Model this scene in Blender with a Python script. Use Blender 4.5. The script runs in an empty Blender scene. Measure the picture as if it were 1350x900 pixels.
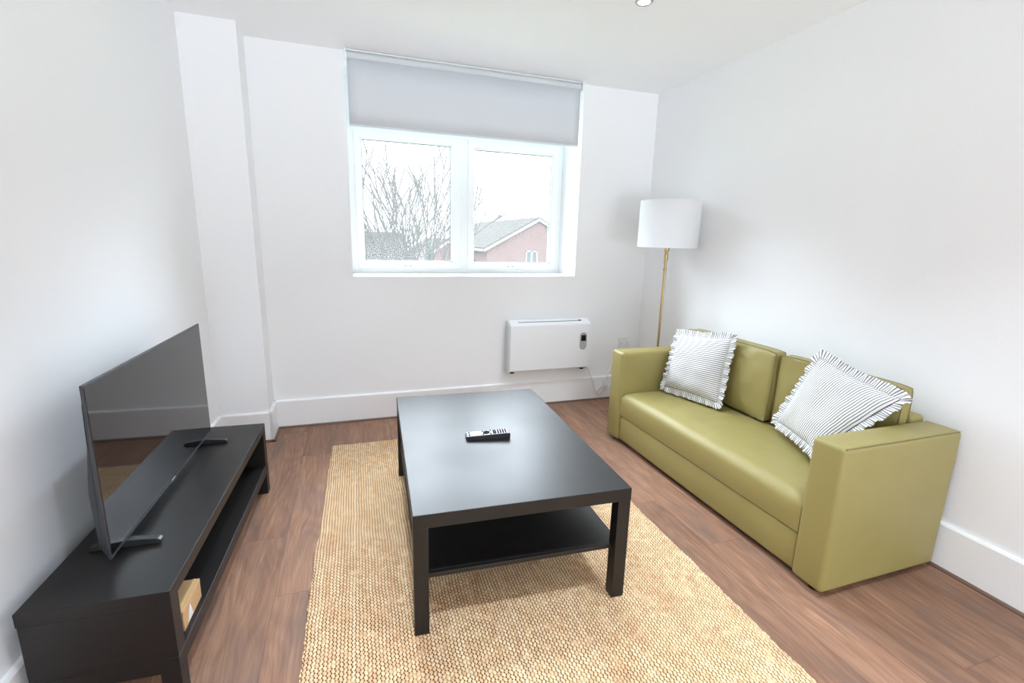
import bpy, bmesh, math, random
from mathutils import Vector, Matrix, noise
random.seed(7)
C = bpy.context.scene.collection
PI = math.pi

# ------------------------------------------------------------------ materials
class N:
    """small helper round a node tree"""
    def __init__(s, name):
        s.m = bpy.data.materials.new(name); s.m.use_nodes = True
        s.t = s.m.node_tree; s.b = s.t.nodes['Principled BSDF']; s.out = s.t.nodes['Material Output']
    def n(s, typ, **kw):
        x = s.t.nodes.new(typ)
        for k, v in kw.items(): setattr(x, k, v)
        return x
    def link(s, a, b): s.t.links.new(a, b)
    def put(s, sock, v):
        if isinstance(v, bpy.types.NodeSocket): s.link(v, sock)
        else: sock.default_value = v
    def math(s, op, a, b=0.0, c=0.0, clamp=False):
        x = s.n('ShaderNodeMath', operation=op); x.use_clamp = clamp
        s.put(x.inputs[0], a); s.put(x.inputs[1], b); s.put(x.inputs[2], c)
        return x.outputs[0]
    def mix(s, f, a, b, mode='MIX'):
        x = s.n('ShaderNodeMix', data_type='RGBA', blend_type=mode)
        s.put(x.inputs[0], f); s.put(x.inputs[6], a); s.put(x.inputs[7], b)
        return x.outputs[2]
    def ramp(s, f, stops):
        x = s.n('ShaderNodeValToRGB'); e = x.color_ramp.elements
        while len(e) < len(stops): e.new(0.5)
        for k, (p, c) in enumerate(stops): e[k].position = p; e[k].color = c
        s.put(x.inputs[0], f); return x.outputs[0]
    def obj(s): return s.n('ShaderNodeTexCoord').outputs['Object']
    def uv(s): return s.n('ShaderNodeTexCoord').outputs['UV']
    def sep(s, v):
        x = s.n('ShaderNodeSeparateXYZ'); s.link(v, x.inputs[0]); return x.outputs
    def comb(s, a, b, c=0.0):
        x = s.n('ShaderNodeCombineXYZ')
        for i, v in enumerate((a, b, c)): s.put(x.inputs[i], v)
        return x.outputs[0]
    def noise(s, vec, scale, detail=3.0, rough=0.5, dist=0.0):
        x = s.n('ShaderNodeTexNoise'); s.link(vec, x.inputs['Vector'])
        x.inputs['Scale'].default_value = scale; x.inputs['Detail'].default_value = detail
        x.inputs['Roughness'].default_value = rough; x.inputs['Distortion'].default_value = dist
        return x.outputs[0]
    def scalevec(s, v, k):
        x = s.n('ShaderNodeMapping'); s.link(v, x.inputs[0]); x.inputs['Scale'].default_value = k; return x.outputs[0]
    def white(s, vec):
        x = s.n('ShaderNodeTexWhiteNoise', noise_dimensions='2D'); s.link(vec, x.inputs['Vector']); return x.outputs[0]
    def bump(s, h, strength=0.3, dist=0.002):
        x = s.n('ShaderNodeBump'); x.inputs['Strength'].default_value = strength; x.inputs['Distance'].default_value = dist
        s.link(h, x.inputs['Height']); s.link(x.outputs[0], s.b.inputs['Normal'])
    def set(s, color=None, rough=None, metal=None, spec=None, **kw):
        if color is not None: s.put(s.b.inputs['Base Color'], color if isinstance(color, bpy.types.NodeSocket) else (*color, 1))
        if rough is not None: s.put(s.b.inputs['Roughness'], rough)
        if metal is not None: s.b.inputs['Metallic'].default_value = metal
        if spec is not None: s.b.inputs['Specular IOR Level'].default_value = spec
        for k, v in kw.items(): s.put(s.b.inputs[k.replace('_', ' ')], v)
        return s

def c4(r, g, b): return (r, g, b, 1)
def srgb(r, g, b):
    f = lambda v: (v/255/12.92) if v/255 <= .04045 else ((v/255+.055)/1.055)**2.4
    return (f(r), f(g), f(b))

def plain(name, col, rough=.5, metal=0.0, spec=.5, grain=0.0, gscale=200):
    m = N(name); m.set(None, rough, metal, spec)
    o = m.obj(); nz = m.noise(o, gscale, 2)
    lo = tuple(x*(1-.04) for x in col); hi = tuple(min(1, x*(1+.04)) for x in col)
    m.set(m.mix(nz, c4(*lo), c4(*hi)))
    if grain: m.bump(nz, grain, .001)
    return m.m

M = {}
M['wall'] = plain('wall_paint', (.88, .89, .90), .75, grain=.03, gscale=300)
M['ceiling'] = plain('ceiling_paint', (.935, .95, .97), .85, grain=.03, gscale=300)
M['gloss_white'] = plain('white_satin_paint', (.89, .89, .89), .32)
M['upvc'] = plain('white_upvc', (.86, .885, .885), .3)
M['gasket'] = plain('dark_glazing_gasket', (.08, .085, .09), .6)
M['bead'] = plain('brown_floor_bead', (.165, .10, .075), .5)
M['white_metal'] = plain('white_enamel', (.87, .89, .91), .3)
M['grey_plastic'] = plain('grey_plastic', (.42, .42, .43), .4)
M['dark_plastic'] = plain('dark_plastic', (.02, .021, .023), .4)
M['bezel'] = plain('charcoal_bezel', (.035, .037, .041), .4)
M['black_rubber'] = plain('black_rubber', (.012, .012, .013), .8, spec=.15)
M['display'] = plain('black_display', (.006, .006, .008), .12)
M['silver'] = plain('silver_plastic', (.46, .455, .49), .5, .1)
M['white_plastic'] = plain('white_plastic', (.82, .82, .83), .35)
M['chrome'] = plain('brushed_chrome', (.45, .45, .46), .25, 1.0)
M['brass'] = plain('aged_brass', (.50, .345, .18), .32, 1.0)
M['blind_white'] = plain('white_aluminium', (.86, .87, .88), .35)
M['concrete'] = plain('outside_concrete', (.3, .3, .28), .9)
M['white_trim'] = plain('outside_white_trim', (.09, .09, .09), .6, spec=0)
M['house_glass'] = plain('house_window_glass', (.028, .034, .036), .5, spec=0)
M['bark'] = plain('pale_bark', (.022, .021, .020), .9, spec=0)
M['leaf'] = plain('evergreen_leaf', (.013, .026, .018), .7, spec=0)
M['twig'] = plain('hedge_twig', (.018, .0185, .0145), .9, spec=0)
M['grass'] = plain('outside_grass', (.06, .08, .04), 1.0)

# blackout blind fabric
m = N('grey_blind_fabric'); o = m.obj(); w = m.noise(m.scalevec(o, (900, 900, 900)), 1, 1)
m.set(m.mix(w, c4(.64, .675, .71), c4(.69, .72, .755)), .85); m.bump(w, .08, .0005); M['blind'] = m.m

# black-brown ash effect
def dark_wood(name, axis):
    m = N(name); o = m.obj()
    k = [60, 60, 60]; k[axis] = 2.2
    g = m.noise(m.scalevec(o, tuple(k)), 1.6, 5, .6, .4)
    big = m.noise(o, 3.0, 3)
    col = m.ramp(g, [(.3, c4(.0042, .0031, .0028)), (.7, c4(.0105, .0078, .0068))])
    m.set(col, m.math('MULTIPLY_ADD', big, .14, m.math('MULTIPLY_ADD', g, .06, .33)), spec=.46)
    m.bump(g, .10, .0012); return m.m
M['dark_wood'] = dark_wood('black_brown_wood', 1)
M['dark_wood_v'] = dark_wood('black_brown_wood_upright', 2)
M['dark_wood_x'] = dark_wood('black_brown_wood_cross', 0)

# television screen
m = N('glossy_screen'); m.set((.004, .004, .005), .04, spec=.9); M['screen'] = m.m

# olive upholstery
def olive(name, k=1.0):
    m = N(name); o = m.obj()
    w = m.noise(m.scalevec(o, (700, 700, 700)), 1, 2)
    b = m.noise(o, 6, 4)
    col = m.mix(b, c4(.295*k, .245*k, .082*k), c4(.340*k, .285*k, .102*k))
    col = m.mix(m.math('MULTIPLY', w, .25), col, c4(.22*k, .18*k, .055*k))
    m.set(col, .44, spec=.42)
    m.bump(m.math('ADD', m.math('MULTIPLY', w, .25), m.math('MULTIPLY', b, 1.0)), .25, .004)
    return m.m
M['olive'] = olive('olive_upholstery'); M['olive_seam'] = olive('olive_piping', .55)
M['under'] = plain('black_underlining', (.012, .012, .011), .9)

# striped ticking (stripes run along UV u, repeat over v)
m = N('striped_ticking'); s = m.sep(m.uv())
f = m.math('FRACT', m.math('MULTIPLY', s[1], 1/.0118))
d = m.math('ABSOLUTE', m.math('SUBTRACT', f, .5))
line = m.math('LESS_THAN', d, .185)
w = m.noise(m.scalevec(m.obj(), (900, 900, 900)), 1, 2)
base = m.mix(w, c4(.78, .775, .76), c4(.86, .855, .84))
m.set(m.mix(m.math('MULTIPLY', line, .88), base, c4(.06, .06, .068)), .9)
m.bump(w, .1, .0006); M['ticking'] = m.m

# lamp shade: white cloth that lets some light through
m = N('lampshade_cloth')
tr = m.n('ShaderNodeBsdfTranslucent'); tr.inputs[0].default_value = c4(.85, .86, .87)
mx = m.n('ShaderNodeMixShader'); mx.inputs[0].default_value = .3
w = m.noise(m.scalevec(m.obj(), (600, 600, 600)), 1, 2)
m.set(m.mix(w, c4(.86, .87, .88), c4(.9, .905, .91)), .9)
m.link(m.b.outputs[0], mx.inputs[1]); m.link(tr.outputs[0], mx.inputs[2]); m.link(mx.outputs[0], m.out.inputs[0]); M['shade'] = m.m

# window glass: clear pane with a fresnel reflection and a painted haze that washes out the view
m = N('clear_glass'); tp = m.n('ShaderNodeBsdfTransparent'); gl = m.n('ShaderNodeBsdfGlossy'); gl.inputs['Roughness'].default_value = .02
fr = m.n('ShaderNodeFresnel'); fr.inputs[0].default_value = 1.16
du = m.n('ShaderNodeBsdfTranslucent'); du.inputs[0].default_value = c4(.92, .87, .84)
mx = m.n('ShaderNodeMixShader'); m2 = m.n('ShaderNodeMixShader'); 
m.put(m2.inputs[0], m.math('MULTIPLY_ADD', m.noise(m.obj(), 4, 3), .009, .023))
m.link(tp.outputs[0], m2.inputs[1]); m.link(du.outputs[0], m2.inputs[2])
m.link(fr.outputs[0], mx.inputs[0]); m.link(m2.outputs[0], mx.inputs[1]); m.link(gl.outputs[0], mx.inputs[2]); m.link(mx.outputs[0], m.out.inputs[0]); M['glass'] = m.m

# downlight lens
m = N('lit_lens'); m.set((.9, .9, .9), .4, Emission_Color=c4(1, .98, .95), Emission_Strength=6.0); M['lens'] = m.m

# cardboard
m = N('cardboard'); o = m.obj(); g = m.noise(m.scalevec(o, (20, 300, 300)), 1, 3)
m.set(m.mix(g, c4(.50, .30, .14), c4(.60, .37, .18)), .8); M['card'] = m.m
M['tape'] = plain('buff_parcel_tape', (.62, .42, .2), .25)
M['paper'] = plain('white_label_paper', (.75, .78, .85), .6)

# floor: oak effect planks running into the room
m = N('oak_planks'); s = m.sep(m.obj()); x, y = s[0], s[1]
PW, PLn = .18, 1.22
kx = m.math('DIVIDE', m.math('ADD', x, .318), PW); col = m.math('FLOOR', kx)
ky = m.math('DIVIDE', m.math('SUBTRACT', y, m.math('MULTIPLY_ADD', col, -.3875, 1.73)), PLn); row = m.math('FLOOR', ky)
rnd = m.white(m.comb(col, row)); rnd2 = m.white(m.comb(m.math('ADD', col, 31.7), m.math('ADD', row, 11.3)))
px = m.comb(m.math('MULTIPLY_ADD', rnd, 9.0, x), m.math('MULTIPLY_ADD', rnd2, 7.0, y), 0.0)
warp = m.noise(m.scalevec(px, (5, 1.6, 1)), 1, 2)
wv = m.comb(m.math('MULTIPLY_ADD', warp, .10, m.sep(px)[0]), m.sep(px)[1], 0)
fine = m.noise(m.scalevec(wv, (150, 5, 1)), 1, 6, .65)
mid = m.noise(m.scalevec(wv, (26, 2.2, 1)), 1, 4, .6, .6)
blot = m.noise(m.scalevec(px, (7, 2.0, 1)), 1, 3, .55)
ring = m.math('SINE', m.math('MULTIPLY', m.noise(m.scalevec(px, (4.5, 1.1, 1)), 1, 1.5), 95.0))
base = m.ramp(mid, [(.25, c4(*srgb(132, 97, 75))), (.5, c4(*srgb(163, 124, 99))), (.78, c4(*srgb(185, 145, 116)))])
base = m.mix(m.math('MULTIPLY', m.math('SUBTRACT', fine, .34, clamp=True), 1.9), base, c4(*srgb(112, 79, 62)))
base = m.mix(m.math('MULTIPLY_ADD', ring, .11, .11), base, c4(*srgb(106, 74, 60)))
base = m.mix(m.math('MULTIPLY', m.math('SUBTRACT', blot, .48, clamp=True), 3.2), base, c4(*srgb(112, 92, 82)))
knot = m.n('ShaderNodeTexVoronoi'); m.link(m.scalevec(px, (5.5, 1.9, 1)), knot.inputs['Vector']); knot.inputs['Scale'].default_value = 1
kd = m.math('SUBTRACT', 1.0, m.math('MULTIPLY', knot.outputs['Distance'], 9.0), clamp=True)
base = m.mix(m.math('MULTIPLY', kd, .75), base, c4(*srgb(84, 62, 54)))
base = m.mix(1.0, base, m.ramp(rnd, [(0, c4(.80, .79, .79)), (1, c4(1.12, 1.10, 1.08))]), 'MULTIPLY')
fx = m.math('FRACT', kx); fy = m.math('FRACT', ky)
ex = m.math('LESS_THAN', m.math('MINIMUM', fx, m.math('SUBTRACT', 1.0, fx)), .008)
ey = m.math('LESS_THAN', m.math('MINIMUM', fy, m.math('SUBTRACT', 1.0, fy)), .0013)
gap = m.math('MAXIMUM', ex, ey)
base = m.mix(m.math('MULTIPLY', gap, .45), base, c4(*srgb(92, 64, 52)))
m.set(base, m.math('MULTIPLY_ADD', fine, .15, .42), spec=.35)
m.bump(m.math('SUBTRACT', m.math('MULTIPLY', fine, .3), gap), .25, .0015); M['floor'] = m.m

# jute rug: chunky woven strands in columns, offset from one column to the next
m = N('jute_weave'); s = m.sep(m.obj())
wob = m.noise(m.obj(), 7, 2)
x = m.math('MULTIPLY_ADD', wob, .016, s[0]); y = m.math('MULTIPLY_ADD', wob, .014, s[1])
CW, CL = .0120, .0175
u = m.math('DIVIDE', x, CW); cu = m.math('FLOOR', u); fu = m.math('SUBTRACT', m.math('FRACT', u), .5)
par = m.math('MODULO', m.math('ABSOLUTE', cu), 2.0)
v = m.math('ADD', m.math('DIVIDE', y, CL), m.math('MULTIPLY', par, .5))
sl = m.math('MULTIPLY', m.math('MULTIPLY_ADD', par, 2.0, -1.0), .35)
v = m.math('MULTIPLY_ADD', fu, sl, v)
cv = m.math('FLOOR', v); fv = m.math('SUBTRACT', m.math('FRACT', v), .5)
hu = m.math('SUBTRACT', 1.0, m.math('POWER', m.math('ABSOLUTE', m.math('MULTIPLY', fu, 2.0)), 2.5))
hv = m.math('SUBTRACT', 1.0, m.math('POWER', m.math('ABSOLUTE', m.math('MULTIPLY', fv, 2.0)), 3.0))
hgt = m.math('MULTIPLY', hu, hv)
r1 = m.white(m.comb(cu, cv)); r2 = m.white(m.comb(m.math('ADD', cu, 57.3), cv))
r3 = m.white(m.comb(cu, 3.7))
stk = m.noise(m.scalevec(m.obj(), (26, 1.1, 1)), 1, 4, .6)
fib = m.noise(m.scalevec(m.obj(), (500, 160, 1)), 1, 3, .6)
base = m.ramp(m.math('ADD', m.math('MULTIPLY', r1, .42), m.math('MULTIPLY', stk, .62)),
              [(.10, c4(*srgb(214, 172, 130))), (.5, c4(*srgb(232, 197, 154))), (.9, c4(*srgb(244, 218, 178)))])
base = m.mix(m.math('MULTIPLY', m.math('GREATER_THAN', r2, .92), .35), base, c4(*srgb(188, 138, 102)))
base = m.mix(m.math('MULTIPLY', m.math('GREATER_THAN', r3, .90), .22), base, c4(*srgb(252, 234, 200)))
base = m.mix(m.math('MULTIPLY', fib, .25), base, c4(*srgb(200, 158, 114)))
du_ = m.math('SUBTRACT', 1.0, m.math('ABSOLUTE', m.math('MULTIPLY', fu, 2.0)))
dv_ = m.math('SUBTRACT', 1.0, m.math('ABSOLUTE', m.math('MULTIPLY', fv, 2.0)))
hole = m.math('SUBTRACT', 1.0, m.math('MULTIPLY', m.math('ADD', m.math('MULTIPLY', du_, du_), m.math('MULTIPLY', m.math('MULTIPLY', dv_, dv_), 1.6)), 2.0), clamp=True)
hole = m.math('MULTIPLY', m.math('MULTIPLY', hole, 1.7, clamp=True), m.math('MULTIPLY_ADD', m.noise(m.obj(), 30, 2), 4.2, -.95), clamp=True)
patch = m.noise(m.scalevec(m.obj(), (9, 5, 1)), 1, 3, .6)
base = m.mix(m.math('MULTIPLY', m.math('SUBTRACT', patch, .50, clamp=True), 2.2), base, c4(*srgb(206, 152, 112)))
thin = m.math('SUBTRACT', 1.0, m.math('MULTIPLY', m.math('SUBTRACT', hgt, .02), 4.0), clamp=True)
base = m.mix(m.math('MULTIPLY', thin, .28), base, c4(*srgb(160, 112, 70)))
base = m.mix(m.math('MULTIPLY', hole, 1.0), base, c4(*srgb(84, 54, 28)))
m.set(base, .9, spec=.2)
m.bump(m.math('ADD', hgt, m.math('MULTIPLY', fib, .2)), .8, .004); M['jute'] = m.m

# brickwork and roof tiles outside
m = N('red_brickwork'); bk = m.n('ShaderNodeTexBrick'); s = m.sep(m.obj())
m.link(m.comb(m.math('ADD', s[0], s[1]), s[2]), bk.inputs['Vector'])
bk.inputs['Scale'].default_value = 1.0; bk.inputs['Brick Width'].default_value = .23; bk.inputs['Row Height'].default_value = .075; bk.inputs['Mortar Size'].default_value = .008
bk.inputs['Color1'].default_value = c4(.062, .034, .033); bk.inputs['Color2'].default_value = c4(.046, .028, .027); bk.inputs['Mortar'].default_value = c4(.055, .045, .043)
m.set(bk.outputs[0], .9, spec=0); M['brick'] = m.m
def tiles(name, a, b):
    m = N(name); s = m.sep(m.obj())
    r = m.math('FRACT', m.math('MULTIPLY', s[2], 4.2))
    nz = m.noise(m.obj(), 3.5, 4, .7)
    col = m.mix(nz, c4(*a), c4(*b))
    m.set(m.mix(m.math('MULTIPLY', m.math('LESS_THAN', r, .22), .55), col, c4(a[0]*.45, a[1]*.45, a[2]*.45)), .9, spec=0); return m.m
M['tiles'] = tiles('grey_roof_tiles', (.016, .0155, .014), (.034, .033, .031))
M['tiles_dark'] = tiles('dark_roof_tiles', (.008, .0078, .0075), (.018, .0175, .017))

# ------------------------------------------------------------------ mesh helpers
def box(bm, x0, x1, y0, y1, z0, z1, bev=0.0, seg=2):
    vs = [bm.verts.new((x, y, z)) for x in (x0, x1) for y in (y0, y1) for z in (z0, z1)]
    q = [(0, 1, 3, 2), (4, 6, 7, 5), (0, 4, 5, 1), (2, 3, 7, 6), (0, 2, 6, 4), (1, 5, 7, 3)]
    fs = [bm.faces.new([vs[i] for i in f]) for f in q]
    if bev:
        es = list({e for f in fs for e in f.edges})
        bmesh.ops.bevel(bm, geom=es, offset=bev, offset_type='OFFSET', segments=seg, profile=.5, affect='EDGES')
def prism(bm, poly, axis, a, b):
    """polygon in the two other axes (cyclic order), swept along axis from a to b"""
    def P(p, t):
        if axis == 0: return (t, p[0], p[1])
        if axis == 1: return (p[0], t, p[1])
        return (p[0], p[1], t)
    A = [bm.verts.new(P(p, a)) for p in poly]; B = [bm.verts.new(P(p, b)) for p in poly]
    bm.faces.new(A); bm.faces.new(B[::-1]); n = len(poly)
    for i in range(n): bm.faces.new((A[i], A[(i+1) % n], B[(i+1) % n], B[i]))
def lathe(bm, prof, n=48, cx=0, cy=0, cap=True):
    rings = []
    for r, z in prof:
        rings.append([bm.verts.new((cx+r*math.cos(2*PI*k/n), cy+r*math.sin(2*PI*k/n), z)) for k in range(n)])
    for a, b in zip(rings, rings[1:]):
        for k in range(n): bm.faces.new((a[k], a[(k+1) % n], b[(k+1) % n], b[k]))
    if cap:
        bm.faces.new(rings[0][::-1]); bm.faces.new(rings[-1])
def tube(bm, pts, rad, n=8, cap=True):
    pts = [Vector(p) for p in pts]; rs = rad if isinstance(rad, (list, tuple)) else [rad]*len(pts)
    up = Vector((0, 0, 1)); prev = None; rings = []
    for i, p in enumerate(pts):
        t = (pts[min(i+1, len(pts)-1)]-pts[max(i-1, 0)]).normalized()
        if prev is None:
            a = t.cross(up)
            if a.length < .05: a = t.cross(Vector((1, 0, 0)))
        else: a = prev - t*prev.dot(t)
        a.normalize(); prev = a; b = t.cross(a)
        rings.append([bm.verts.new(p+(a*math.cos(2*PI*k/n)+b*math.sin(2*PI*k/n))*rs[i]) for k in range(n)])
    for a, b in zip(rings, rings[1:]):
        for k in range(n): bm.faces.new((a[k], a[(k+1) % n], b[(k+1) % n], b[k]))
    if cap: bm.faces.new(rings[0][::-1]); bm.faces.new(rings[-1])
def obj(name, bm, mat, parent=None, smooth=False, angle=40):
    bmesh.ops.recalc_face_normals(bm, faces=bm.faces[:])
    me = bpy.data.meshes.new(name); bm.to_mesh(me); bm.free()
    me.materials.append(mat)
    if smooth:
        for p in me.polygons: p.use_smooth = True
        try: me.set_sharp_from_angle(angle=math.radians(angle))
        except Exception: pass
    o = bpy.data.objects.new(name, me); C.objects.link(o)
    if parent: o.parent = parent
    return o
def tag(o, label, cat, group=None, kind=None):
    o['label'] = label; o['category'] = cat
    if group: o['group'] = group
    if kind: o['kind'] = kind
    return o
def thing(name, label, cat, loc=(0, 0, 0), rotz=0.0, group=None, kind=None):
    o = bpy.data.objects.new(name, None); C.objects.link(o); o.location = loc; o.rotation_euler = (0, 0, rotz)
    o.empty_display_size = .1
    return tag(o, label, cat, group, kind)
def struct(name, bm, mat, label=None, smooth=False):
    o = obj(name, bm, mat, None, smooth); o['kind'] = 'structure'
    if label: o['label'] = label; o['category'] = name.split('_')[0]
    return o
def dup(root, loc=None):
    r = root.copy(); C.objects.link(r)
    if loc is not None: r.location = loc
    for ch in list(root.children):
        c = ch.copy(); C.objects.link(c); c.parent = r
    return r
B = bmesh.new

# ------------------------------------------------------------------ the room
H = 2.455; YB = 3.468; XR = 2.345; YR = -3.6; REC = .33
WX0, WX1, SILL, HEAD = .022, 1.704, 1.043, 2.40
def lw(y): return -.885+(y-1.4)*.037          # the left wall is slightly out of square
bm = B(); box(bm, -1.6, XR+.3, YR-.3, YB+.6, -.12, 0); struct('floor', bm, M['floor'], 'brown oak effect plank floor under the rug and furniture')
bm = B(); box(bm, -1.6, XR+.3, YR-.3, YB+.6, H, H+.12); struct('ceiling', bm, M['ceiling'], 'flat white ceiling above the window')
bm = B()
box(bm, -1.4, WX0, YB, YB+.45, 0, H); box(bm, WX1, XR+.2, YB, YB+.45, 0, H)
box(bm, WX0, WX1, YB, YB+.45, 0, SILL); box(bm, WX0, WX1, YB+REC, YB+.45, HEAD, H)
struct('wall_back', bm, M['wall'], 'white wall holding the window and the wall heater')
bm = B(); prism(bm, [(lw(YR-.3), YR-.3), (lw(YB+.2), YB+.2), (lw(YB+.2)-.2, YB+.2), (lw(YR-.3)-.2, YR-.3)], 2, 0, H)
struct('wall_left', bm, M['wall'], 'white wall behind the television')
bm = B(); box(bm, XR, XR+.2, YR-.3, YB, 0, H); struct('wall_right', bm, M['wall'], 'white wall behind the green sofa')
CX, CY = -.53, 3.252
bm = B(); box(bm, lw(CY)-.05, CX, CY, YB, 0, H, 0); struct('wall_column', bm, M['wall'], 'white boxed column in the left back corner')
# wall behind the camera, with an opening for an added, unseen window
RX0, RX1, RZ0, RZ1 = -.3, 1.8, .10, 2.25
bm = B()
box(bm, -1.5, RX0, YR-.2, YR, 0, H); box(bm, RX1, XR, YR-.2, YR, 0, H)
box(bm, RX0, RX1, YR-.2, YR, 0, RZ0); box(bm, RX0, RX1, YR-.2, YR, RZ1, H)
struct('wall_front', bm, M['wall'], 'white wall behind the viewer')

BH, BT, BZ = .20, .018, .012
def skirt(bm, pts):
    """baseboard with an eased top along a floor line; pts lie on the wall, room on the right hand"""
    for (x0, y0), (x1, y1) in zip(pts, pts[1:]):
        d = Vector((x1-x0, y1-y0, 0)).normalized(); n = Vector((d.y, -d.x, 0))
        prof = [(0, BZ), (BT, BZ), (BT, BH-.008), (BT-.006, BH), (0, BH)]
        A = [bm.verts.new(Vector((x0, y0, z))+n*t-d*0) for t, z in prof]; E_ = [bm.verts.new(Vector((x1, y1, z))+n*t) for t, z in prof]
        bm.faces.new(A); bm.faces.new(E_[::-1])
        for i in range(5): bm.faces.new((A[i], A[(i+1) % 5], E_[(i+1) % 5], E_[i]))
def bead(bm, pts, w=.010, h=.013):
    for (x0, y0), (x1, y1) in zip(pts, pts[1:]):
        d = Vector((x1-x0, y1-y0, 0)).normalized(); n = Vector((d.y, -d.x, 0))
        prof = [(0, 0), (BT+w, 0), (BT+w, h*.5), (BT+w*.5, h), (0, h)]
        A = [bm.verts.new(Vector((x0, y0, z))+n*t) for t, z in prof]; E_ = [bm.verts.new(Vector((x1, y1, z))+n*t) for t, z in prof]
        bm.faces.new(A); bm.faces.new(E_[::-1])
        for i in range(5): bm.faces.new((A[i], A[(i+1) % 5], E_[(i+1) % 5], E_[i]))
runs = [('back', [(CX, YB), (XR, YB)]), ('column', [(lw(CY), CY), (CX+BT, CY)]), ('column_side', [(CX, CY-BT), (CX, YB)]),
        ('left', [(lw(YR), YR), (lw(CY), CY)]), ('right', [(XR, YB), (XR, YR)])]
for k, (nm, pts) in enumerate(runs):
    bm = B(); skirt(bm, pts); struct('baseboard_'+nm, bm, M['gloss_white'])
    if nm == 'column': pts = [pts[0], (pts[1][0]+.010, pts[1][1])]
    if nm == 'column_side': pts = [(pts[0][0], pts[0][1]-.010), pts[1]]
    bm = B(); bead(bm, pts); struct('trim_%d' % (k+1), bm, M['bead'])

# window_1
def sash(win, x0, x1, z0, z1, gx0, gx1, gz0, gz1, yf):
    bm = B()
    box(bm, x0, gx0, yf, yf+.06, z0, z1, .004); box(bm, gx1, x1, yf, yf+.06, z0, z1, .004)
    box(bm, gx0-.004, gx1+.004, yf+.001, yf+.06, z0, gz0, .004); box(bm, gx0-.004, gx1+.004, yf+.001, yf+.06, gz1, z1, .004)
    # stepped glazing bead
    b = .010
    box(bm, gx0-.004, gx0+b, yf+.012, yf+.05, gz0, gz1, .002); box(bm, gx1-b, gx1+.004, yf+.012, yf+.05, gz0, gz1, .002)
    box(bm, gx0, gx1, yf+.012, yf+.05, gz0-.004, gz0+b, .002); box(bm, gx0, gx1, yf+.012, yf+.05, gz1-b, gz1+.004, .002)
    s = obj('sash', bm, M['upvc'], win)
    bm = B(); t = .003; a0, a1, c0, c1 = gx0+b, gx1-b, gz0+b, gz1-b
    box(bm, a0, a0+t, yf+.026, yf+.034, c0, c1); box(bm, a1-t, a1, yf+.026, yf+.034, c0, c1)
    box(bm, a0, a1, yf+.026, yf+.034, c0, c0+t); box(bm, a0, a1, yf+.026, yf+.034, c1-t, c1)
    obj('gasket', bm, M['gasket'], s)
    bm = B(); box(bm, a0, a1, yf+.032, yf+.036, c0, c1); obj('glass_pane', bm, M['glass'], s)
    cx = (x0+x1)/2-.02
    bm = B()
    for dx in (-.02, .02): box(bm, cx+dx-.009, cx+dx+.009, yf-.003, yf+.002, z0+.018, z0+.025, .001)
    obj('hinge_cover', bm, M['grey_plastic'], s)
YF = YB+REC
win = thing('window_1', 'white two-sash casement window in a deep reveal', 'window', (0, 0, 0), kind='structure')
bm = B()
box(bm, WX0, WX0+.05, YF, YF+.07, SILL, HEAD, .003); box(bm, WX1-.05, WX1, YF, YF+.07, SILL, HEAD, .003)
box(bm, WX0+.05, WX1-.05, YF, YF+.07, SILL, SILL+.045, .003); box(bm, WX0+.05, WX1-.05, YF, YF+.07, 2.055, 2.125, .003); box(bm, WX0+.05, WX1-.05, YF, YF+.07, HEAD-.06, HEAD, .003)
box(bm, .836, .908, YF, YF+.07, SILL+.045, 2.055, .003)
obj('window_frame', bm, M['upvc'], win)
sash(win, .066, .840, 1.082, 2.062, .110, .780, 1.134, 2.010, YF-.016)
sash(win, .904, 1.664, 1.082, 2.062, .948, 1.618, 1.126, 2.002, YF-.016)
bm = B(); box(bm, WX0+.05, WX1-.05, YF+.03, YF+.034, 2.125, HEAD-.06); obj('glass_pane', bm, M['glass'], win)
bm = B(); box(bm, WX0, WX1, YB+.001, YF, SILL, SILL+.006, .002); obj('window_sill', bm, M['gloss_white'], win)
# added_window behind the viewer: unseen, added to light the room
win2 = thing('added_window', 'wide white unseen window added behind the viewer to light the room', 'window', (0, 0, 0), kind='structure')
bm = B(); y0, y1 = YR-.14, YR-.07
box(bm, RX0, RX0+.06, y0, y1, RZ0, RZ1); box(bm, RX1-.06, RX1, y0, y1, RZ0, RZ1)
box(bm, RX0+.06, RX1-.06, y0, y1, RZ0, RZ0+.06); box(bm, RX0+.06, RX1-.06, y0, y1, RZ1-.06, RZ1); box(bm, .72, .78, y0, y1, RZ0+.06, RZ1-.06)
obj('window_frame', bm, M['upvc'], win2)
for a, b in ((RX0+.06, .72), (.78, RX1-.06)):
    bm = B(); box(bm, a, b, YR-.107, YR-.103, RZ0+.06, RZ1-.06); obj('glass_pane', bm, M['glass'], win2)

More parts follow.
